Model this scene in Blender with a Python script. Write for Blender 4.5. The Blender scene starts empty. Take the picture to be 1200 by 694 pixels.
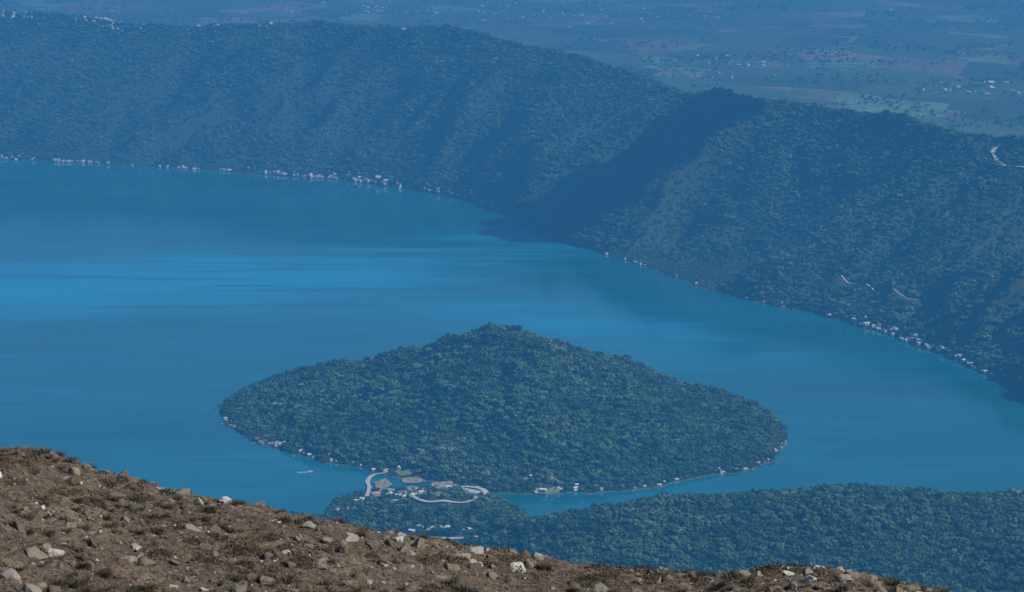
import bpy, bmesh, math, random
import numpy as np
from mathutils import Vector, Matrix, kdtree, noise as mnoise
random.seed(4); rng=np.random.default_rng(7)
scn=bpy.context.scene
scn.view_settings.view_transform='Standard'; scn.view_settings.look='None'; scn.view_settings.exposure=0
# ------------------------------------------------------------------ viewpoint (volcano summit, 1500 m above the lake)
H=1500.0; PITCH=math.radians(10.9); F=2860.0
cp,sp=math.cos(PITCH),math.sin(PITCH)
def ray(px,py):
    dx=px-600.0; dy=347.0-py
    return dx, F*cp+dy*sp, -F*sp+dy*cp
def gz(px,py,z=0.0):
    a,b,c=ray(px,py); t=(z-H)/c
    return a*t,b*t
def gy(px,py,Y):
    a,b,c=ray(px,py); t=Y/b
    return a*t,H+c*t
cam=bpy.data.cameras.new('camera'); camo=bpy.data.objects.new('camera',cam); scn.collection.objects.link(camo)
camo.location=(0,0,H); camo.rotation_euler=(math.pi/2-PITCH,0,0)
cam.sensor_width=36; cam.lens=36*F/1200; cam.clip_start=1; cam.clip_end=400000
scn.camera=camo
# ------------------------------------------------------------------ noise
def hsh(xi,yi,s):
    h=(xi*374761393+yi*668265263+s*1013904223)&0xffffffff
    h=((h^(h>>13))*1274126177)&0xffffffff
    h=((h^(h>>15))*461845907)&0xffffffff
    return ((h^(h>>16))&0xffffff)/float(0xffffff)
def vn(x,y,s=0):
    xf=np.floor(x); yf=np.floor(y); xi=xf.astype(np.int64); yi=yf.astype(np.int64)
    fx=x-xf; fy=y-yf; fx=fx*fx*fx*(fx*(fx*6-15)+10); fy=fy*fy*fy*(fy*(fy*6-15)+10)
    a=hsh(xi,yi,s); b=hsh(xi+1,yi,s); c=hsh(xi,yi+1,s); d=hsh(xi+1,yi+1,s)
    return (a*(1-fx)+b*fx)*(1-fy)+(c*(1-fx)+d*fx)*fy
def fbm(x,y,s=0,o=4,g=.5):
    r=0;a=1;t=0
    for i in range(o):
        r=r+a*vn(x*2**i+17.3*i,y*2**i-9.1*i,s+i); t+=a; a*=g
    return r/t
def ss(a,b,x):
    t=np.clip((x-a)/(b-a),0,1); return t*t*(3-2*t)
# ------------------------------------------------------------------ terrain description
far_sh=[(-60,184),(0,187),(150,194),(300,204),(400,211),(470,221),(540,234),(600,252),(625,272),(655,284),(700,296),(760,315),(830,340),(900,357),(960,369),(1020,385),(1080,406),(1130,426),(1170,446),(1200,470),(1230,498)]
pts=[gz(*p) for p in far_sh]
fs_u=np.array([-2,-1,-.6,-.35]+[p[0]/p[1] for p in pts]+[.30,.45,2.0])
fs_y=np.array([3600,5600,8400,10600]+[p[1] for p in pts]+[5300,4700,3500.])
crest=[(-60,12,12700),(0,12,12700),(60,16,12600),(130,24,12500),(200,30,12300),(250,29,12200),(350,26,12000),(440,31,11700),(520,29,11400),(560,37,11250),(620,54,11000),(700,74,10650),(760,94,10250),(800,107,9900),(850,112,9500),(900,116,9300),(960,124,9100),(1010,133,8900),(1040,133,8800),(1075,142,8650),(1110,151,8500),(1160,156,8300),(1200,161,8150),(1260,165,8000)]
cr=[(gy(p[0],p[1],p[2]),p[2]) for p in crest]
cu=np.array([-2,-1,-.6,-.35]+[c[0][0]/c[1] for c in cr]+[.30,.45,2.0])
cY=np.array([4800,7200,10000,12200]+[c[1] for c in cr]+[7800,7000,5500.])
cz=np.array([450,450,500,560]+[c[0][1]-12 for c in cr]+[480,450,400.])
PLAIN=235.0
def uu(px,py=600):
    a,b,c=ray(px,py); return a/b
ns=[(-200,4900),(240,5010),(256,5180),(320,5235),(378,5225),(392,5330),(430,5440),(520,5460),(580,5390),(606,5250),(622,5130),(700,5160),(800,5250),(1200,5300),(1400,5250)]
ns_u=np.array([-2]+[uu(p[0]) for p in ns]+[2]); ns_y=np.array([3300.]+[p[1] for p in ns]+[3300.])
hl=[(560,644),(590,630),(620,616),(660,604),(700,596),(760,588),(820,582),(880,576),(960,571),(1040,575),(1110,584),(1160,583),(1200,582),(1300,582)]
hc_u=np.array([-2,uu(-100),uu(240),uu(380),uu(440),uu(520)]+[uu(*p) for p in hl]+[2])
hc_z=np.array([60,30,14,16,22,34]+[gy(p[0],p[1],4800)[1]-15 for p in hl]+[200])
# island
fr=[(259,480),(265,499),(300,520),(340,533),(400,545),(440,553),(500,565),(570,576),(640,581),(700,579),(780,570),(850,556),(905,541),(921,522),(923,508)]
fp=[gz(*p) for p in fr]; fx_=np.array([p[0] for p in fp]); fy_=np.array([p[1] for p in fp])
fx_=np.maximum.accumulate(fx_+np.arange(len(fx_))*.01)
X0,X1=fx_[0],fx_[-1]; XC=(X0+X1)/2; XA=(X1-X0)/2
def Yf(x): return np.interp(x,fx_,fy_)
def Yb(x):
    e=np.sqrt(np.clip(1-((x-XC)/XA)**2,0,1))
    return np.interp(x,[X0,X1],[fy_[0],fy_[-1]])+e*720
def Yr(x): return Yf(x)+.6*(Yb(x)-Yf(x))
sil=[(262,474),(272,463),(290,458),(320,449),(345,438),(370,431),(400,430),(430,428),(450,420),(480,413),(500,408),(520,396),(545,390),(570,383),(605,382),(630,389),(655,401),(680,408),(705,421),(730,430),(755,441),(780,450),(805,468),(850,472),(890,482),(915,492),(921,502)]
sx=[];sz=[]
for a,b in sil:
    Y=6100.
    for k in range(8):
        x,z=gy(a,b,Y); Y=float(Yr(np.array(x)))
    sx.append(x); sz.append(max(z-18,4))
sx=np.array(sx); sz=np.array(sz)
spA=np.array([gy(838,118,9400)[0],9400.]); spB=np.array(gz(652,281)); spV=spB-spA; spL=np.linalg.norm(spV); spV=spV/spL; spN=np.array([spV[1],-spV[0]])
if spN[0]>0: spN=-spN
def island(x,y):
    yf=Yf(x)+(fbm(x/45,y/45,3,3)-.5)*30+(fbm(x/140,y/400,13,2)-.5)*46; yb=Yb(x); yr=Yr(x)
    t=np.where(y<yr,(y-yf)/np.maximum(yr-yf,8),(yb-y)/np.maximum(yb-yr,8))
    t=np.clip(t,-1,1); tp=np.clip(t,0,1)
    hz=np.interp(x,sx,sz)
    g=.62*tp+.38*np.sin(tp*math.pi/2)
    edge=np.minimum(y-yf,yb-y)
    rad=vn(np.arctan2(y-6150,x+20)*3.2+(fbm(x/200,y/200,7,2)-.5)*2.2,x*0+.5,8)
    rf=np.where(y<yr,1.0,.45)
    h=hz*g+rf*((fbm(x/150,y/150,5,4)-.5)*70+(rad-.5)*70)*np.sin(tp*math.pi)*np.clip(hz/90,0.15,1)+(fbm(x/60,y/60,6,3)-.5)*26*np.clip(tp*3,0,1)*np.clip(hz/60,0,1)
    ins=np.minimum(np.minimum(edge,(x-X0+6)),(X1-x+6))
    return np.clip(ins/4,-25,2)+np.where(ins>0,np.maximum(h,0),0)
def T(x,y):
    x=np.asarray(x,float); y=np.asarray(y,float)
    u=x/np.maximum(y,1)
    shn=(fbm(x/120,y/120,11,4)-.5)*70
    ys=np.interp(u,fs_u,fs_y)+shn; yc=np.interp(u,cu,cY); zc=np.interp(u,cu,cz)
    zc=zc+(fbm(x/160,y/400,21,3)-.5)*30
    d=y-ys; t=d/(yc-ys); tp=np.clip(t,0,1)
    prof=.35*tp**1.8+.65*tp
    env=np.sin(np.clip(tp,0,1)*math.pi)**.8
    wx=x+(fbm(x/500,y/500,31,3)-.5)*420; wy=y+(fbm(x/500,y/500,41,3)-.5)*420
    a=(wx-wy)/1.414; b=(wx+wy)/1.414
    r1=1-np.abs(2*vn(a/330,b/1700,51)-1)*1.6; r2=1-np.abs(2*vn(a/130,b/600,61)-1)*1.6
    wall=np.clip(d/5,-25,2)+zc*prof+np.where(d>0,env*((r1-.4)*160+(r2-.4)*68+(fbm(x/120,y/120,65,4)-.5)*55),0)
    back=np.maximum(zc-(y-yc)*.26,PLAIN)
    back=back+ss(0,800,y-yc)*(fbm(x/900,y/900,71,4)-.5)*50
    back=back+ss(22000,60000,y)*(fbm(x/6000,y/6000,75,4))*500
    wall=np.where(y>yc,back+3,wall)
    dx=x-spA[0]; dy=y-spA[1]; sl=(dx*spV[0]+dy*spV[1])/spL; dn=dx*spN[0]+dy*spN[1]+(fbm(x/200,y/200,77,3)-.5)*90
    en=ss(-.06,.08,sl)*(1-ss(.86,1.02,sl))
    rid=np.where(dn<0,np.exp(-(dn/330)**2),np.clip(1-dn/170,0,1))*100
    wall=wall+np.where((d>0)&(y<yc+200),en*(rid-np.exp(-((dn-300)/170)**2)*115*(1-.4*sl))*np.clip(tp*5,0,1)*np.clip((yc+200-y)/300,0,1),0)
    wall=np.where(d>8,np.maximum(wall,2.5),wall)
    yn=np.interp(u,ns_u,ns_y)+(fbm(x/60,y/60,81,4)-.5)*40
    hc=np.interp(u,hc_u,hc_z)
    dn2=yn-y
    s=np.clip(dn2/np.maximum(yn-4800,50),0,1); s=s*s*(3-2*s)*.55+.45*s
    near=np.clip(dn2/5,-25,2)+np.where(dn2>0,hc*s,0)
    cxp,cyp=gz(500,600,20)
    near=near+np.where(dn2>0,1,0)*np.clip(dn2/40,0,1)*42*np.exp(-((x-cxp)/130)**2-((y-cyp)/120)**2)
    near=near+np.clip(4800-y,0,900)*-.02+np.clip(3900-y,0,4000)*.09+np.clip(dn2/300,0,1)*(fbm(x/260,y/260,91,4)-.5)*54
    near=np.where(dn2>8,np.maximum(near,2.5),near)
    lake=np.maximum(island(x,y),-25)
    z=np.where(y>(ys+yn)/2,np.maximum(wall,-25),np.maximum(near,-25))
    return np.maximum(z,lake)
# ------------------------------------------------------------------ helpers
def grid_mesh(name,X,Y,Z,attrs=None,smooth=True):
    R,C=X.shape; me=bpy.data.meshes.new(name)
    co=np.stack([X,Y,Z],-1).reshape(-1,3).astype(np.float32)
    me.vertices.add(R*C); me.vertices.foreach_set('co',co.ravel())
    i=np.arange((R-1)*(C-1)); r=i//(C-1); c=i%(C-1); v=r*C+c
    f=np.stack([v,v+1,v+C+1,v+C],-1).astype(np.int32).ravel()
    n=len(i); me.loops.add(n*4); me.loops.foreach_set('vertex_index',f)
    me.polygons.add(n); me.polygons.foreach_set('loop_start',np.arange(n,dtype=np.int32)*4)
    me.polygons.foreach_set('use_smooth',np.full(n,smooth))
    if attrs:
        for k,a in attrs.items():
            at=me.attributes.new(k,'FLOAT','POINT'); at.data.foreach_set('value',a.astype(np.float32).ravel())
    me.update(calc_edges=True)
    o=bpy.data.objects.new(name,me); scn.collection.objects.link(o); return o
class NT:
    def __init__(s,name):
        s.m=bpy.data.materials.new(name); s.m.use_nodes=True; s.t=s.m.node_tree; s.n=s.t.nodes; s.l=s.t.links
        s.b=s.n['Principled BSDF']; s.out=s.n['Material Output']; s.b.inputs['Roughness'].default_value=.9
    def node(s,ty,ins=None,**kw):
        n=s.n.new(ty)
        for k,v in kw.items(): setattr(n,k,v)
        if ins:
            for k,v in ins.items():
                if isinstance(v,bpy.types.NodeSocket): s.l.new(v,n.inputs[k])
                else: n.inputs[k].default_value=v
        return n
    def pos(s,sc=(1,1,1),rot=(0,0,0)):
        g=s.node('ShaderNodeNewGeometry'); m=s.node('ShaderNodeMapping',{'Vector':g.outputs['Position'],'Scale':sc,'Rotation':rot}); return m.outputs[0]
    def noise(s,vec,scale,det=4,rough=.5):
        return s.node('ShaderNodeTexNoise',{'Vector':vec,'Scale':scale,'Detail':det,'Roughness':rough}).outputs['Fac']
    def ramp(s,fac,st,interp='LINEAR'):
        r=s.node('ShaderNodeValToRGB',{'Fac':fac}); e=r.color_ramp; e.interpolation=interp
        while len(e.elements)<len(st): e.elements.new(.5)
        for i,(p,c) in enumerate(st):
            e.elements[i].position=p; e.elements[i].color=(c[0],c[1],c[2],1) if hasattr(c,'__len__') else (c,c,c,1)
        return r.outputs[0]
    def mix(s,f,a,b,bt='MIX'):
        n=s.node('ShaderNodeMix',data_type='RGBA',blend_type=bt)
        for k,v in ((0,f),(6,a),(7,b)):
            if isinstance(v,bpy.types.NodeSocket): s.l.new(v,n.inputs[k])
            else: n.inputs[k].default_value=(v if k==0 else (*v,1))
        return n.outputs[2]
    def math(s,op,a,b=0.0,clamp=False):
        n=s.node('ShaderNodeMath',operation=op,use_clamp=clamp)
        for k,v in ((0,a),(1,b)):
            if isinstance(v,bpy.types.NodeSocket): s.l.new(v,n.inputs[k])
            else: n.inputs[k].default_value=v
        return n.outputs[0]
    def col(s,c):
        if isinstance(c,bpy.types.NodeSocket): s.l.new(c,s.b.inputs['Base Color'])
        else: s.b.inputs['Base Color'].default_value=(*c,1)
    def bump(s,h,dist,st=1.0):
        n=s.node('ShaderNodeBump',{'Height':h,'Distance':dist,'Strength':st}); s.l.new(n.outputs[0],s.b.inputs['Normal'])
def bm_obj(bm,name,mats,smooth=False,link=True):
    me=bpy.data.meshes.new(name); bm.to_mesh(me); bm.free()
    for m in mats: me.materials.append(m)
    if smooth:
        for p in me.polygons: p.use_smooth=True
    o=bpy.data.objects.new(name,me)
    if link: scn.collection.objects.link(o)
    return o
def box(bm,c,s,rot=0,mi=0,M=None):
    r=bmesh.ops.create_cube(bm,size=1)
    Mx=Matrix.Translation(c)@Matrix.Rotation(rot,4,'Z')@Matrix.Diagonal((*s,1))
    if M is not None: Mx=M@Mx
    bmesh.ops.transform(bm,matrix=Mx,verts=r['verts'])
    for f in {f for v in r['verts'] for f in v.link_faces}: f.material_index=mi
# ------------------------------------------------------------------ materials
def foliage_mat(name,dark,mid,lite,dry):
    m=NT(name); oi=m.node('ShaderNodeObjectInfo'); p=m.pos()
    big=m.noise(p,.004,3); md=m.noise(p,.02,3); fine=m.noise(p,.3,2)
    v=m.math('ADD',m.math('MULTIPLY',oi.outputs['Random'],.68),m.math('ADD',m.math('MULTIPLY',m.math('SUBTRACT',big,.5),.9),m.math('MULTIPLY',m.math('SUBTRACT',md,.5),.9)))
    c=m.ramp(v,[(.0,dark),(.35,mid),(.62,lite),(.74,lite),(.86,dry)])
    c=m.mix(m.ramp(fine,[(.38,.65),(.58,0.)]),c,(.012,.022,.010))
    m.col(c); m.b.inputs['Specular IOR Level'].default_value=.1
    return m.m
M_leaf=foliage_mat('foliage',(.025,.06,.026),(.068,.13,.05),(.13,.205,.085),(.31,.31,.26))
mt=NT('bark'); mt.col((.09,.07,.05)); M_bark=mt.m
mt=NT('terrain'); p=mt.pos()
at=mt.node('ShaderNodeAttribute',attribute_name='plain').outputs['Fac']
forest=mt.ramp(mt.noise(p,.05,6,.7),[(.35,(.006,.014,.006)),(.65,(.035,.06,.026))])
w=mt.pos((.0024,.0016,0),(0,0,.35))
vor=mt.node('ShaderNodeTexVoronoi',{'Vector':w,'Scale':1.0,'Randomness':.9},distance='CHEBYCHEV')
sepc=mt.node('ShaderNodeSeparateColor',{'Color':vor.outputs['Color']}).outputs[0]
fields=mt.ramp(sepc,[(.0,(.035,.06,.03)),(.3,(.07,.12,.05)),(.5,(.18,.13,.10)),(.62,(.09,.13,.06)),(.78,(.28,.19,.16)),(.9,(.17,.27,.13))],'CONSTANT')
fields=mt.mix(mt.ramp(mt.noise(p,.02,5,.7),[(.4,.6),(.6,0.)]),fields,(.03,.05,.02))
trees=mt.noise(p,.0011,10,.68)
fields=mt.mix(mt.ramp(trees,[(.47,1.),(.52,0.)]),fields,mt.ramp(mt.noise(p,.02,5,.8),[(.35,(.015,.03,.014)),(.65,(.10,.14,.06))]))
c=mt.mix(at,forest,fields)
zz=mt.node('ShaderNodeSeparateXYZ',{'Vector':p}).outputs[2]
c=mt.mix(mt.ramp(mt.math('MULTIPLY',zz,.1),[(.0,.7),(.08,.5),(.16,0.)]),c,(.18,.16,.12))
mt.col(c); M_ter=mt.m
# water: ruffled patches are rougher, with bright sky reflection painted into their colour
mw=NT('lake_water')
ruf_sheen=mw.node('ShaderNodeAttribute',attribute_name='wind_sheen').outputs['Fac']
big=mw.noise(mw.pos((.0006,.0018,1),(0,0,.12)),1.0,5,.6)
st=mw.noise(mw.pos((.0010,.0085,1),(0,0,-.12)),1.0,9,.68)
st2=mw.noise(mw.pos((.003,.02,1),(0,0,.1)),1.0,6,.65)
base=mw.ramp(big,[(.34,(.001,.10,.12)),(.5,(.001,.125,.165)),(.66,(.0015,.155,.215))])
base=mw.mix(mw.math('MULTIPLY',ruf_sheen,.8),base,(.02,.34,.56))  # lighter blue painted in as the lake's sky sheen
base=mw.mix(mw.math('MULTIPLY',mw.ramp(st,[(.41,1.),(.48,0.)]),.5),base,(.001,.075,.115))
base=mw.mix(mw.math('MULTIPLY',mw.ramp(st2,[(.56,0.),(.66,1.)]),.22),base,(.01,.25,.38))
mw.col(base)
rr=mw.math('ADD',mw.math('MULTIPLY',ruf_sheen,.22),mw.math('ADD',mw.math('MULTIPLY',mw.ramp(st,[(.40,0.),(.6,1.)]),.07),.03))
mw.l.new(rr,mw.b.inputs['Roughness'])
mw.b.inputs['IOR'].default_value=1.33
hn=mw.noise(mw.pos((.05,.09,1)),1.0,6,.65)
mw.bump(hn,.5,.3)
M_wat=mw.m
# ------------------------------------------------------------------ main ground sheet
ud=np.linspace(-.27,.27,540); us=np.geomspace(.28,2.2,26); U=np.concatenate([-us[::-1],ud,us])
Yv=np.concatenate([np.arange(1500,3900,60),np.arange(3900,13400,11),np.geomspace(13400,110000,130)])
YY,UU=np.meshgrid(Yv,U,indexing='ij'); XX=UU*YY
ZZ=T(XX,YY)
plain=ss(100,500,YY-np.interp(UU,cu,cY))
ter=grid_mesh('ground_terrain',XX,YY,ZZ,{'plain':plain}); ter.data.materials.append(M_ter)
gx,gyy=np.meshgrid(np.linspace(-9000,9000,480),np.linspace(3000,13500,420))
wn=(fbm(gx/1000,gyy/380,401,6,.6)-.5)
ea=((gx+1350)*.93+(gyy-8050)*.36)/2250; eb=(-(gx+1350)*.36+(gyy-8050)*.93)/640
wind_sheen=ss(0,.9,1.12-np.sqrt(ea**2+eb**2)+wn*1.4)
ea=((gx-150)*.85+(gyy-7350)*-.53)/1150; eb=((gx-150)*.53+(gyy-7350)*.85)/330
wind_sheen=np.maximum(wind_sheen,ss(0,.9,1-np.sqrt(ea**2+eb**2)+wn*1.8)*.7)
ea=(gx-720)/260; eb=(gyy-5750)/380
wind_sheen=np.maximum(wind_sheen,ss(0,.8,1-np.sqrt(ea**2+eb**2)+wn*2.5)*.3)
wind_sheen=np.maximum(wind_sheen,np.clip(wn*3.2-.34,0,1)*.5)
wat=grid_mesh('lake_water',gx,gyy,gx*0,{'wind_sheen':wind_sheen}); wat.data.materials.append(M_wat)
# ------------------------------------------------------------------ tree prototypes
def tree_proto(i,cr=6.0,h=11.0,flat=.75,nc=9):
    R=random.Random(100+i); bm=bmesh.new()
    r=bmesh.ops.create_cone(bm,cap_ends=False,segments=5,radius1=.45,radius2=.18,depth=h*.7)
    bmesh.ops.translate(bm,verts=r['verts'],vec=(0,0,h*.35-1)); 
    for f in bm.faces: f.material_index=1
    cen=[]
    for k in range(nc):
        a=R.uniform(0,6.283); q=math.sqrt(R.random())*cr*.66; zc=h*.58+(R.uniform(-.3,.38))*h*.62*(1-.5*q/cr)
        s=R.uniform(.30,.50)*cr; cen.append((math.cos(a)*q,math.sin(a)*q,zc,s))
        v0=Vector((0,0,h*.35)); v1=Vector(cen[-1][:3]); d=v1-v0
        rr=bmesh.ops.create_cone(bm,cap_ends=False,segments=3,radius1=.16,radius2=.06,depth=d.length)
        bmesh.ops.transform(bm,matrix=Matrix.Translation((v0+v1)/2)@d.to_track_quat('Z','Y').to_matrix().to_4x4(),verts=rr['verts'])
        for f in {f for v in rr['verts'] for f in v.link_faces}: f.material_index=1
    for (x,y,z,s) in cen:
        rr=bmesh.ops.create_icosphere(bm,subdivisions=1,radius=1)
        for v in rr['verts']:
            k=s*.88*(1+.45*(R.random()-.5)); v.co=Vector((x+v.co.x*k,y+v.co.y*k,z+v.co.z*k*flat))
        for _ in range(20):
            d=Vector((R.gauss(0,1),R.gauss(0,1),R.gauss(0,1)+.2)).normalized()
            c=Vector((x,y,z))+Vector((d.x*s,d.y*s,d.z*s*flat))*R.uniform(.8,1.08)
            n=(d+Vector((R.uniform(-.4,.4),R.uniform(-.4,.4),R.uniform(-.4,.4)))).normalized()
            t=n.orthogonal().normalized(); b=n.cross(t); L=R.uniform(.4,.8)
            bm.faces.new([bm.verts.new(c+t*L),bm.verts.new(c+b*L*.7),bm.verts.new(c-t*L),bm.verts.new(c-b*L*.7)])
    return bm_obj(bm,'tree_variant',[M_leaf,M_bark],link=False)
def coll(name,objs):
    c=bpy.data.collections.new(name)
    for o in objs: c.objects.link(o)
    return c
C_tree=coll('forest_trees',[tree_proto(i,cr=[6,5.2,6.6,4.6,5.8,7][i],h=[11,12,10,10,13,12][i],flat=[.75,.9,.65,.95,.8,.6][i]) for i in range(6)])
def scatter(name,P,S,Rz,col,tilt=None):
    me=bpy.data.meshes.new(name); n=len(P)
    me.vertices.add(n); me.vertices.foreach_set('co',np.asarray(P,np.float32).ravel())
    a=me.attributes.new('s','FLOAT','POINT'); a.data.foreach_set('value',np.asarray(S,np.float32))
    rot=np.zeros((n,3),np.float32); rot[:,2]=Rz
    if tilt is not None: rot[:,:2]=tilt
    a=me.attributes.new('rot','FLOAT_VECTOR','POINT'); a.data.foreach_set('vector',rot.ravel())
    o=bpy.data.objects.new(name,me); scn.collection.objects.link(o)
    g=bpy.data.node_groups.new(name+'_instancing','GeometryNodeTree')
    g.interface.new_socket('Geometry',in_out='INPUT',socket_type='NodeSocketGeometry'); g.interface.new_socket('Geometry',in_out='OUTPUT',socket_type='NodeSocketGeometry')
    N=g.nodes; L=g.links; gi=N.new('NodeGroupInput'); go=N.new('NodeGroupOutput')
    ci=N.new('GeometryNodeCollectionInfo'); ci.inputs['Collection'].default_value=col; ci.inputs['Separate Children'].default_value=True; ci.inputs['Reset Children'].default_value=True
    ip=N.new('GeometryNodeInstanceOnPoints'); ip.inputs['Pick Instance'].default_value=True
    na=N.new('GeometryNodeInputNamedAttribute'); na.data_type='FLOAT'; na.inputs['Name'].default_value='s'
    nr=N.new('GeometryNodeInputNamedAttribute'); nr.data_type='FLOAT_VECTOR'; nr.inputs['Name'].default_value='rot'
    L.new(gi.outputs[0],ip.inputs['Points']); L.new(ci.outputs[0],ip.inputs['Instance']); L.new(na.outputs[0],ip.inputs['Scale']); L.new(nr.outputs[0],ip.inputs['Rotation']); L.new(ip.outputs[0],go.inputs[0])
    md=o.modifiers.new('instances','NODES'); md.node_group=g
    return o
# ------------------------------------------------------------------ houses
mh=NT('plaster_wall'); oi=mh.node('ShaderNodeObjectInfo').outputs['Random']
mh.col(mh.ramp(oi,[(0,(.75,.74,.70)),(.5,(.66,.60,.5)),(.8,(.45,.43,.38)),(.95,(.5,.33,.23))])); M_wall=mh.m
mh=NT('roof'); oi=mh.node('ShaderNodeObjectInfo').outputs['Random']
mh.col(mh.ramp(oi,[(0,(.5,.5,.5)),(.25,(.32,.14,.09)),(.42,(.68,.68,.66)),(.64,(.24,.22,.2)),(.82,(.8,.8,.8))],'CONSTANT')); M_roof=mh.m
mh=NT('window_glass'); mh.col((.03,.04,.05)); mh.b.inputs['Roughness'].default_value=.15; M_win=mh.m
mh=NT('timber'); mh.col((.3,.24,.18)); M_wood=mh.m
def gable(bm,L,W,h,rise,mi,ov=.6):
    a,b=L/2+ov,W/2+ov
    v=[bm.verts.new(q) for q in ((-a,-b,h-.2),(a,-b,h-.2),(a,b,h-.2),(-a,b,h-.2),(-a,0,h+rise),(a,0,h+rise))]
    for q in ((0,1,5,4),(3,4,5,2),(0,4,3),(1,2,5),(0,3,2,1)):
        f=bm.faces.new([v[i] for i in q]); f.material_index=mi
def wins(bm,L,W,h,mi,z0=1.2):
    n=int(L//3)
    for k in range(n):
        x=-L/2+(k+.5)*L/n
        for s in (-1,1): box(bm,(x,s*(W/2+.02),z0+.6),(1.3,.08,1.3),0,mi)
    for s in (-1,1): box(bm,(s*(L/2+.02),0,1.1),(.08,1.1,2.2),0,mi)
def house_proto(k):
    bm=bmesh.new()
    L,W,h=[(13,8,3.2),(16,9,3.4),(10,8,6.0),(20,10,4.0)][k]
    box(bm,(0,0,h/2-1),(L,W,h+2),0,0); wins(bm,L,W,h,2)
    if k==2: wins(bm,L,W,h,2,4.2)
    if k==3:
        box(bm,(0,0,h+.15),(L+.8,W+.8,.3),0,1); box(bm,(3,0,h+1.0),(6,5,1.4),0,0); box(bm,(3,0,h+1.8),(6.6,5.6,.2),0,1)
    else: gable(bm,L,W,h,1.9,1)
    if k==1:
        box(bm,(4,-W/2-2.2,h/2-1.1),(6,4.3,h+1.6),0,0); box(bm,(4,-W/2-2.2,h-.1),(6.8,5,.25),0,1)
    if k in (0,2):
        box(bm,(0,W/2+1.7,2.5),(L*.7,3.2,.18),0,1)
        for s in (-1,1): box(bm,(s*L*.32,W/2+3.1,1.0),(.2,.2,2.9),0,3)
    return bm_obj(bm,'house_variant',[M_wall,M_roof,M_win,M_wood],link=False)
C_house=coll('house_variants',[house_proto(k) for k in range(4)])
hp=[]
T1=lambda x,y: float(T(np.array([x]),np.array([y]))[0])
def addh(px,py,z=3,n=1,sx_=0,sy_=0,sc=1.0):
    for _ in range(n):
        x,y=gz(px+rng.normal()*.55*sx_,py+rng.normal()*.55*sy_,z)
        zt=T1(x,y)
        if zt>1.2: hp.append((x,y,zt,sc*rng.uniform(.6,1.2)))
def shore_h(u0,u1,n,lo=8,hi=60,sc=1.1):
    for u in rng.uniform(u0,u1,n):
        y=float(np.interp(u,fs_u,fs_y)); ya=y+np.arange(-60,120,4); z=T(u*ya,ya); k=np.argmax(z>1.2)
        yy=ya[k]+rng.uniform(lo,hi)*rng.random(); xx=u*yy
        hp.append((xx,yy,T1(xx,yy)+1.5,sc*rng.uniform(.4,1.2)))
shore_h(uu(0,190),uu(420,190),50,2,40,1.15); shore_h(uu(0,190),uu(120,190),18,2,40,1.1); shore_h(uu(300,200),uu(470,200),42,2,100,1.35); shore_h(uu(430,220),uu(610,240),22,2,60,1.1)
shore_h(uu(640,280),uu(1000,350),14,2,30,.9); shore_h(uu(1000,380),uu(1110,400),42,2,110,1.05); shore_h(uu(1110,400),uu(1200,440),14,2,40,.9)
def isl_h(n,x0,x1,sc,inl=40):
    for x in rng.uniform(x0,x1,n):
        ya=float(Yf(x))+np.arange(-50,90,3); z=T(x+ya*0,ya); k=np.argmax(z>1.2); yy=ya[k]+3+inl*rng.random()**2
        hp.append((x,yy,T1(x,yy),sc*rng.uniform(.5,1.15)))
isl_h(9,X0+4,X0+60,.7,20); isl_h(26,X0+130,X0+330,.8,45); isl_h(7,X0+330,X0+620,.65,30); isl_h(10,60,150,.8,50); isl_h(6,200,480,.6,20); isl_h(14,480,X1-12,.7,30)
for a in [(632,571,7,10,6),(450,548,8,20,5),(470,556,5,14,4),(620,560,2,5,4),(440,552,8,14,5),(455,570,12,22,7),(500,574,22,30,8),(545,574,16,18,5),(556,580,8,10,4),(480,592,9,30,8),(520,628,14,40,3),(415,585,8,22,8),(590,600,2,12,8)]:
    addh(a[0],a[1],20,a[2],a[3],a[4],.95)
for a in [(20,14,14),(110,18,8),(140,24,14),(235,30,8),(330,29,5),(450,30,2)]:
    for _ in range(a[2]):
        px=a[0]+rng.uniform(-28,28); u=uu(px,25); Y=float(np.interp(u,cu,cY))+rng.uniform(-60,30)
        hp.append((u*Y,Y,T1(u*Y,Y)+6,rng.uniform(1.,1.7)))
for _ in range(140):
    k=rng.integers(0,5); cxx,cyy,sx_,sy_=[(470,12,90,8),(700,20,120,14),(870,80,60,12),(1150,105,60,8),(600,10,500,10)][k]
    x,y=gz(cxx+rng.normal()*sx_*.6,max(cyy+rng.normal()*sy_*.6,-4),PLAIN)
    hp.append((x,y,T1(x,y),rng.uniform(.9,1.8)))
for a in [(1150,178,3),(1190,195,3),(1060,380,2),(1100,300,1)]:
    for _ in range(a[2]):
        px=a[0]+rng.uniform(-10,10); u=uu(px,a[1]); Y=float(np.interp(u,cu,cY))-(a[1]-160)*22
        hp.append((u*Y,Y,T1(u*Y,Y),.9))
hp=np.array(hp)
scatter('village_houses',hp[:,:3],hp[:,3],rng.uniform(0,6.28,len(hp)),C_house)
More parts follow.
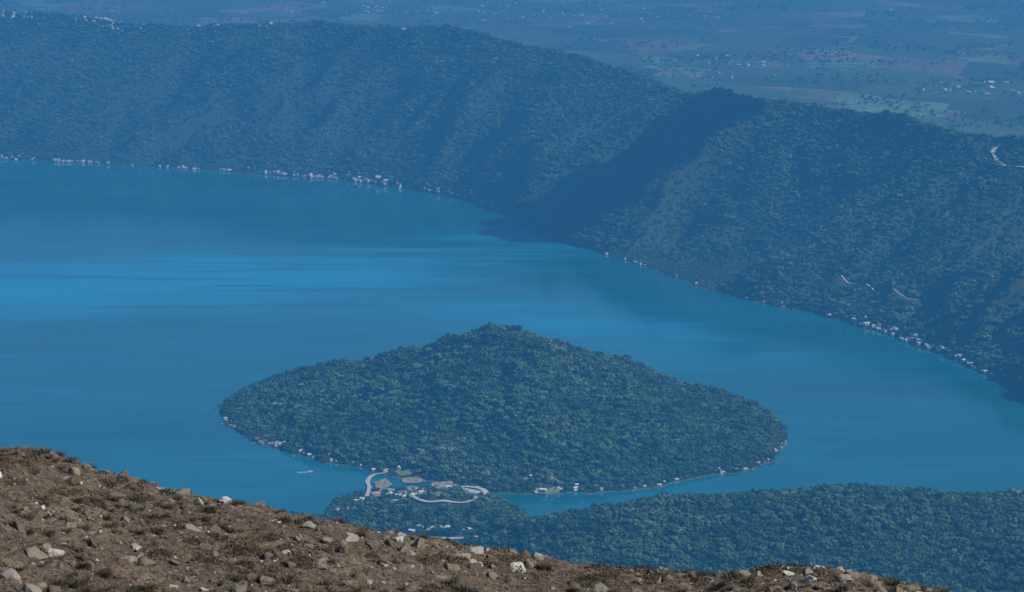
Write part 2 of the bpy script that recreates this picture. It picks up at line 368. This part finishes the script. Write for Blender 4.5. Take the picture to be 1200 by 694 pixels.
# ------------------------------------------------------------------ dirt roads
md_=NT('dirt_road'); md_.col(md_.ramp(md_.noise(md_.pos(),.2,4),[(.3,(.42,.38,.31)),(.7,(.6,.56,.48))])); M_road=md_.m
md_=NT('bare_earth'); md_.col(md_.ramp(md_.noise(md_.pos(),.12,5,.7),[(.38,(.08,.09,.045)),(.5,(.30,.25,.18)),(.65,(.48,.42,.33))])); M_bare=md_.m
mg=NT('lawn'); mg.col(mg.ramp(mg.noise(mg.pos(),.1,4),[(.3,(.10,.17,.05)),(.7,(.18,.27,.08))])); M_lawn=mg.m
road_pts=[]
def hit(px,py):
    a,b,c=ray(px,py); ts=np.linspace(3500,14000,3000)/b
    x=a*ts;y=b*ts;z=H+c*ts; k=np.argmax(z<np.maximum(T(x,y),0)); return float(x[k]),float(y[k])
def road(name,pix,w):
    P=[hit(*p) for p in pix]; Q=[]
    for i in range(len(P)-1):
        p0=P[max(i-1,0)];p1=P[i];p2=P[i+1];p3=P[min(i+2,len(P)-1)]
        n=max(int(math.dist(p1,p2)/6),2)
        for k in range(n):
            t=k/n
            Q.append(tuple(.5*((2*p1[j])+(-p0[j]+p2[j])*t+(2*p0[j]-5*p1[j]+4*p2[j]-p3[j])*t*t+(-p0[j]+3*p1[j]-3*p2[j]+p3[j])*t**3) for j in (0,1)))
    Q.append(P[-1]); Q=np.array(Q); road_pts.extend([tuple(q) for q in Q])
    d=np.gradient(Q,axis=0); d/=np.maximum(np.linalg.norm(d,axis=1,keepdims=True),1e-6); n=np.stack([-d[:,1],d[:,0]],-1)
    wv=w*(.8+.5*vn(np.arange(len(Q))/4.,np.zeros(len(Q)),5))
    X=np.stack([Q[:,0]+n[:,0]*o*wv for o in (-.5,-.17,.17,.5)],1); Y=np.stack([Q[:,1]+n[:,1]*o*wv for o in (-.5,-.17,.17,.5)],1)
    Z=np.maximum(T(X,Y).max(axis=1,keepdims=True),2)+.6+X*0
    o=grid_mesh(name,X,Y,Z); o.data.materials.append(M_road)
    for q in Q: road_pts.extend([(q[0],q[1]-10),(q[0],q[1]-20)])
road('dirt_road',[(430,582),(433,573),(431,565),(438,558),(455,553)],9)
road('dirt_road',[(455,582),(490,586),(520,588),(548,589),(566,585),(569,578),(556,573),(545,572)],12)
road('dirt_road',[(470,629),(520,631),(560,629)],9)
road('dirt_road',[(1174,168),(1164,177),(1166,184),(1175,193),(1188,196),(1215,204)],13)
road('dirt_road',[(985,322),(1010,333),(1040,345),(1075,352)],5)
def patch(name,pix,mat,dz=.5):
    P=[hit(*p) for p in pix]; bm=bmesh.new()
    c=np.mean(P,axis=0)
    cols=[[np.array(c)+(np.array(p)-c)*k/6 for k in range(7)] for p in P]
    zf=lambda q: max(T1(q[0],q[1]),2)+dz
    V=[[bm.verts.new((q[0],q[1],zf(q))) for q in cc[1:]] for cc in cols]; c0=bm.verts.new((c[0],c[1],zf(c)))
    n=len(V)
    for i in range(n):
        j=(i+1)%n; bm.faces.new([c0,V[i][0],V[j][0]])
        for k in range(5): bm.faces.new([V[i][k],V[i][k+1],V[j][k+1],V[j][k]])
    bm_obj(bm,name,[mat])
    for cc in cols:
        for q in cc[2:]: road_pts.extend([(q[0],q[1]),(q[0],q[1]-12)])
patch('lawn',[(628,573),(650,571),(656,578),(640,581),(628,580)],M_lawn)
patch('bare_ground',[(540,571),(560,570),(568,575),(560,579),(545,577)],M_road)
patch('bare_ground',[(466,576),(480,571),(498,572),(504,578),(492,583),(472,582)],M_bare,.35)
patch('bare_ground',[(506,567),(528,564),(538,570),(524,574),(508,573)],M_bare,.35)
patch('bare_ground',[(438,566),(452,562),(460,569),(450,574),(440,572)],M_bare,.3)
patch('bare_ground',[(470,562),(490,560),(500,565),(484,568),(472,567)],M_bare,.3)
patch('lawn',[(462,552),(480,551),(484,556),(468,558)],M_lawn)
patch('lawn',[(508,578),(524,577),(528,582),(512,583)],M_lawn)
# ------------------------------------------------------------------ forests
clear=kdtree.KDTree(len(hp)+len(road_pts))
for i,h in enumerate(hp): clear.insert((h[0],h[1]-4,0),i)
for i,q in enumerate(road_pts): clear.insert((q[0],q[1],0),i)
clear.balance()
def jgrid(x0,x1,y0,y1,sp):
    gx,gy_=np.meshgrid(np.arange(x0,x1,sp),np.arange(y0,y1,sp))
    return (gx+rng.uniform(-.5,.5,gx.shape)*sp).ravel(),(gy_+rng.uniform(-.5,.5,gx.shape)*sp).ravel()
def forest(name,x,y,mask,s0,s1,zmin=1.2,clr=12,zmax=9999,sink=1.8):
    k=mask(x,y); x=x[k];y=y[k]; z=T(x,y); k=(z>zmin)&(z<zmax); x=x[k];y=y[k];z=z[k]
    keep=np.ones(len(x),bool)
    for i in range(len(x)):
        if clear.find((x[i],y[i],0))[2]<clr: keep[i]=False
    x=x[keep];y=y[keep];z=z[keep]
    s=rng.uniform(0,1,len(x)); s=s0+(s1-s0)*s**1.5
    s=s*(.66+.7*fbm(x/60,y/60,99,3))
    s=np.minimum(s,.55+np.maximum(z,0)/9)
    scatter(name,np.stack([x,y,z-sink*s],-1),s,rng.uniform(0,6.28,len(x)),C_tree)
    print(name,len(x))
isl_m=lambda x,y:(y<Yr(x)+300)&(island(x,y)>0)
near_m=lambda x,y:(np.abs(x/y)<.25)&(y<5480)&~((x>X0)&(x<X1)&(y>Yf(x)-25))
def mw_(x,y):
    u=x/y; ys=np.interp(u,fs_u,fs_y); yc=np.interp(u,cu,cY); return (np.abs(u)<.235)&(y>ys-60)&(y<yc+90)
x,y=jgrid(X0-20,X1+20,5300,6800,10.5); forest('island_forest',x,y,isl_m,.8,2.2)
x,y=jgrid(-1300,1500,3950,5500,11.0); forest('lakeshore_forest',x,y,near_m,.7,2.0)
x,y=jgrid(-3400,3000,5600,13200,13.5); forest('caldera_forest',x,y,mw_,.95,2.4)
x,y=jgrid(X0-20,X1+20,5300,6700,5.0); forest('shoreline_bushes',x,y,isl_m,.3,.6,.3,6,7,4)
x,y=jgrid(-1000,900,4950,5500,5.0); forest('shoreline_bushes',x,y,near_m,.3,.6,.3,6,7,4)
x,y=jgrid(-3000,1500,6000,11500,8.0); forest('shoreline_bushes',x,y,lambda x,y: mw_(x,y)&(y<np.interp(x/y,fs_u,fs_y)+70),.4,.8,.5,9,9,4)
n=30000; v=rng.uniform(0,1,n); Y=8300*(30000/8300)**v; u=rng.uniform(-.235,.235,n); X=u*Y
def pm(x,y):
    return (y>np.interp(x/y,cu,cY)+90)&((fbm(x/420,y/420,123,4)>.52)|(y<np.interp(x/y,cu,cY)+700))
forest('plain_trees',X,Y,pm,.8,2.0,clr=20)
# ------------------------------------------------------------------ volcano slope in the foreground
edge=[(-400,430),(-100,500),(0,523),(70,540),(150,568),(250,592),(350,606),(450,629),(520,643),(600,657),(700,671),(780,678),(860,676),(940,671),(1000,673),(1060,682),(1110,691),(1200,706),(1400,740)]
EY=70.0
ex=[];ez=[]
for a,b in edge:
    q=gy(a,b,EY); ex.append(q[0]); ez.append(q[1]-.45)
ex=np.array([-120]+ex+[120]); ez=np.array([ez[0]+6]+ez+[ez[-1]-8])
def VS(x,y,detail=True):
    zc=(np.interp(x-1,ex,ez)+np.interp(x,ex,ez)+np.interp(x+1,ex,ez))/3
    d=y-EY-(fbm(x/5,x*0,201,3)-.5)*2
    z=np.where(d<0,zc-d*.135,zc-.135*d-.5*np.maximum(d-2,0)**2/(np.maximum(d-2,0)+6))
    nearz=H-1.7-.42*y
    z=np.where(y<34,np.minimum(z,nearz),z)
    fl=ss(24,34,y)
    n=(fbm(x/4,y/4,211,4)-.5)*.38+(fbm(x/1.1,y/1.1,221,4,.6)-.5)*.38
    if detail: n=n+(fbm(x/.28,y/.28,231,3,.6)-.5)*.16
    return z+n*(.3+.7*fl)+(fbm(x/60,y/60,241,4)-.5)*np.clip((y-120)/5,0,40)
ud=np.linspace(-.25,.25,440); us=np.geomspace(.26,6,30); U=np.concatenate([-us[::-1],ud,us])
Yv=np.concatenate([np.arange(-6,36,1.0)+.01,np.arange(36,84,.11),np.geomspace(84.2,2600,90)])
YY,UU=np.meshgrid(Yv,U,indexing='ij'); XX=UU*np.maximum(YY,14)
ZZ=VS(XX,YY)
sl=grid_mesh('volcano_slope',XX,YY,ZZ)
ms=NT('volcanic_soil'); p=ms.pos()
c=ms.ramp(ms.noise(p,.35,7,.7),[(.32,(.075,.05,.03)),(.5,(.16,.108,.065)),(.66,(.26,.185,.115))])
f2=ms.noise(p,5,7,.75)
c=ms.mix(ms.ramp(f2,[(.42,.88),(.55,0.)]),c,(.028,.02,.013))
c=ms.mix(ms.ramp(ms.noise(p,11,4,.7),[(.57,0.),(.68,.85)]),c,(.42,.34,.25))
ms.col(c); ms.bump(f2,.2,1.0); sl.data.materials.append(ms.m)
mr=NT('rock'); oi=mr.node('ShaderNodeObjectInfo').outputs['Random']; 
tc=mr.node('ShaderNodeTexCoord').outputs['Object']
c=mr.ramp(oi,[(0,(.09,.065,.045)),(.4,(.18,.135,.09)),(.75,(.28,.23,.17)),(.9,(.40,.36,.3)),(.97,(.74,.71,.66))])
c=mr.mix(mr.math('MULTIPLY',mr.noise(tc,3,5,.65),.8,True),c,(.06,.045,.035)); mr.col(c); mr.bump(mr.noise(tc,6,5,.7),.08,.8); M_rock=mr.m
def rock_proto(i):
    bm=bmesh.new(); bmesh.ops.create_icosphere(bm,subdivisions=3,radius=.5); off=Vector((i*7.3,i*3.1,i*5.7))
    R=random.Random(i); planes=[(Vector((R.gauss(0,1),R.gauss(0,1),R.gauss(0,1))).normalized(),R.uniform(.18,.38)) for _ in range(11)]
    for v in bm.verts:
        for n,d in planes:
            e=v.co.dot(n)-d
            if e>0: v.co-=n*e*.98
        v.co+=v.co.normalized()*mnoise.noise(v.co*3.5+off)*.07
        v.co.z*=[.6,.8,.5,.7,.9][i]
    return bm_obj(bm,'rock_variant',[M_rock],link=False)
C_rock=coll('rock_variants',[rock_proto(i) for i in range(5)])
mgx=NT('dry_grass'); oi=mgx.node('ShaderNodeObjectInfo').outputs['Random']
mgx.col(mgx.ramp(oi,[(0,(.035,.028,.016)),(.6,(.07,.055,.028)),(1,(.15,.11,.06))])); M_grass=mgx.m
def tuft(i):
    R=random.Random(50+i); bm=bmesh.new()
    for _ in range(110):
        a=R.uniform(0,6.283); b=Vector((math.cos(a),math.sin(a),0))*R.random()*.18
        o=Vector((math.cos(a),math.sin(a),0))*R.uniform(.04,.28); h=R.uniform(.06,.24); t=Vector((-math.sin(a),math.cos(a),0))*.010
        m=b+o*.4+Vector((0,0,h*.65)); e=b+o+Vector((0,0,h))
        v=[bm.verts.new(q) for q in (b-t,b+t,m+t*.8,m-t*.8,e)]
        bm.faces.new(v[:4]); bm.faces.new([v[3],v[2],v[4]])
    return bm_obj(bm,'grass_tuft_variant',[M_grass],link=False)
def shrub(i):
    R=random.Random(80+i); bm=bmesh.new()
    for _ in range(260):
        d=Vector((R.gauss(0,1),R.gauss(0,1),abs(R.gauss(0,.8)))).normalized()*R.uniform(.4,1)**.5*.3; d.z*=.6
        n=Vector((R.gauss(0,1),R.gauss(0,1),R.gauss(0,1))).normalized(); t=n.orthogonal().normalized(); b=n.cross(t); L=R.uniform(.015,.04)
        bm.faces.new([bm.verts.new(d+t*L),bm.verts.new(d+b*L*.5),bm.verts.new(d-t*L),bm.verts.new(d-b*L*.5)])
    for _ in range(14):
        e=Vector((R.gauss(0,.15),R.gauss(0,.15),R.uniform(.1,.22))); t=Vector((.006,0,0))
        bm.faces.new([bm.verts.new(-t),bm.verts.new(t),bm.verts.new(e)])
    return bm_obj(bm,'shrub_variant',[M_grass],link=False)
C_tuft=coll('grass_variants',[tuft(i) for i in range(4)]); C_shrub=coll('shrub_variants',[shrub(i) for i in range(3)])
def onslope(n,thr=None,sc=3,seed=300):
    Y=rng.uniform(40,80,n); X=rng.uniform(-.24,.24,n)*Y
    if thr is not None:
        k=fbm(X/sc,Y/sc,seed,3)>thr; X=X[k];Y=Y[k]
    return X,Y,VS(X,Y,False)
X,Y,Z=onslope(42000); s=.03+.10*rng.random(len(X))**3
scatter('pebbles',np.stack([X,Y,Z],-1),s*1.3,rng.uniform(0,6.28,len(X)),C_rock,rng.uniform(-.5,.5,(len(X),2)))
X,Y,Z=onslope(6500,.45,2.5,310); s=.12+.6*rng.random(len(X))**5
scatter('scattered_rocks',np.stack([X,Y,Z],-1),s,rng.uniform(0,6.28,len(X)),C_rock,rng.uniform(-.4,.4,(len(X),2)))
X,Y,Z=onslope(3000,.49,3,320); scatter('dry_grass_tufts',np.stack([X,Y,Z-.02],-1),rng.uniform(.35,1.05,len(X)),rng.uniform(0,6.28,len(X)),C_tuft)
X,Y,Z=onslope(2600,.48,4,330); scatter('low_shrubs',np.stack([X,Y,Z-.03],-1),rng.uniform(.4,1.3,len(X)),rng.uniform(0,6.28,len(X)),C_shrub)
# ------------------------------------------------------------------ motorboat
mb=NT('boat_hull_paint'); mb.col((.8,.8,.8)); mb.b.inputs['Roughness'].default_value=.3; M_hull=mb.m
mf=NT('foam'); mf.col((.75,.8,.82))
bx,by=gz(363,553,0); e=bpy.data.objects.new('motorboat',None); scn.collection.objects.link(e); e.location=(bx,by,0); e.rotation_euler=(0,0,.25)
bm=bmesh.new(); secs=[]
for x_,w_,zt in ((-6,1.6,1.2),(-3,1.9,1.25),(0,1.9,1.35),(3,1.5,1.5),(5,.8,1.7),(6.6,.06,1.9)):
    secs.append([bm.verts.new(q) for q in ((x_,-w_,zt),(x_,-w_*.75,.2),(x_,0,-.3),(x_,w_*.75,.2),(x_,w_,zt))])
for a,b in zip(secs,secs[1:]):
    for k in range(4): bm.faces.new([a[k],a[k+1],b[k+1],b[k]])
    bm.faces.new([a[0],b[0],b[4],a[4]])
bm.faces.new(secs[0]); hull=bm_obj(bm,'hull',[M_hull]); hull.parent=e
bm=bmesh.new(); box(bm,(-.5,0,2.1),(3.6,2.4,1.6),0,0); box(bm,(-.5,0,2.2),(3.66,2.1,.7),0,1); box(bm,(-.7,0,2.98),(4.4,2.8,.16),0,0); c_=bm_obj(bm,'cabin',[M_hull,M_win]); c_.parent=e
bm=bmesh.new(); 
for s_ in (-1,1):
    v=[bm.verts.new(q) for q in ((-5.5,s_*.3,.05),(-5.5,s_*2.2,.05),(-30,s_*5.6,.05),(-30,s_*3.6,.05))]; bm.faces.new(v if s_<0 else v[::-1])
w_=bm_obj(bm,'wake',[mf.m]); w_.parent=e
# ------------------------------------------------------------------ piers
def pier(px,py,ang,L):
    x,y=hit(px,py); bm=bmesh.new()
    box(bm,(L/2-4,0,1.0),(L,2.2,.2),0,0); box(bm,(L-4,0,1.0-.003),(5,6,.2),0,0)
    for k in range(int(L//4)+1):
        for s_ in (-.9,.9): box(bm,(k*4-4,s_,-1.2),(.25,.25,4.2),0,0)
    p_=bm_obj(bm,'pier',[M_wood]); p_.location=(x,y,0); p_.rotation_euler=(0,0,ang)
for a in [(262,484,math.pi,24),(266,496,3.6,20),(300,519,-2,18),(345,534,-1.7,18),(395,544,-1.6,16),(640,580,-1.5,20),(690,578,-1.4,16),(905,541,-.9,22),(880,549,-1.2,18),(740,574,-1.3,14)]:
    pier(*a)
# ------------------------------------------------------------------ sun, sky, added shadow caster, haze
S=Vector((.80,-.32,.74)).normalized()
sun=bpy.data.lights.new('sun','SUN'); sun.energy=5.0; sun.angle=math.radians(.5); sun.color=(1,.96,.9)
so=bpy.data.objects.new('sun',sun); scn.collection.objects.link(so); so.rotation_euler=S.to_track_quat('Z','Y').to_euler(); so.location=(0,0,2500)
W=bpy.data.worlds.new('World'); scn.world=W; W.use_nodes=True; nt=W.node_tree; bg=nt.nodes['Background']
sk=nt.nodes.new('ShaderNodeTexSky'); sk.sky_type='NISHITA'; sk.sun_disc=False; sk.sun_elevation=math.asin(S.z); sk.sun_rotation=math.atan2(S.x,S.y); sk.altitude=1500; sk.ozone_density=3; sk.dust_density=.3
nt.links.new(sk.outputs[0],bg.inputs[0]); bg.inputs[1].default_value=.10
mc=NT('shadow_cloud'); mc.col((.85,.85,.85)); mc.b.inputs['Roughness'].default_value=1  # unseen cloud, added and shaped to cast shade on the spur
bm=bmesh.new(); R=random.Random(9); 
path=[hit(822,132),hit(795,145),hit(768,160),hit(742,178),hit(715,200),hit(688,225),hit(660,243)]
for i,(x_,y_) in enumerate(path):
    z_=T1(x_,y_)
    for k in range(6):
        r_=R.uniform(95,130); t_=(2400-z_+R.uniform(-60,90))/S.z
        c_=Vector((x_,y_,z_))+S*t_+Vector((R.uniform(-90,90),R.uniform(-130,130),0))
        rr=bmesh.ops.create_icosphere(bm,subdivisions=3,radius=r_)
        for v in rr['verts']:
            v.co*=1+.25*mnoise.noise(v.co/60+Vector((k,i,0))); v.co.z*=.6; v.co+=c_
bm_obj(bm,'shadow_cloud',[mc.m],smooth=True)
# haze: homogeneous volume, absorption plus blue emission standing in for scattered skylight
mz=bpy.data.materials.new('haze_glow'); mz.use_nodes=True; n=mz.node_tree.nodes; l=mz.node_tree.links; n.clear()
out=n.new('ShaderNodeOutputMaterial'); ad=n.new('ShaderNodeAddShader')
SIG=7.6e-5
va=n.new('ShaderNodeVolumeAbsorption'); va.inputs[0].default_value=(0,0,0,1); va.inputs[1].default_value=SIG
em=n.new('ShaderNodeEmission'); em.inputs[0].default_value=(.033/.44,.188/.44,1,1); em.inputs[1].default_value=SIG*.44  # the air itself glows blue in place of real scattering
l.new(va.outputs[0],ad.inputs[0]); l.new(em.outputs[0],ad.inputs[1]); l.new(ad.outputs[0],out.inputs['Volume'])
bm=bmesh.new(); box(bm,(0,0,800),(500000,500000,1800),0,0); hz=bm_obj(bm,'haze_glow_air',[mz])
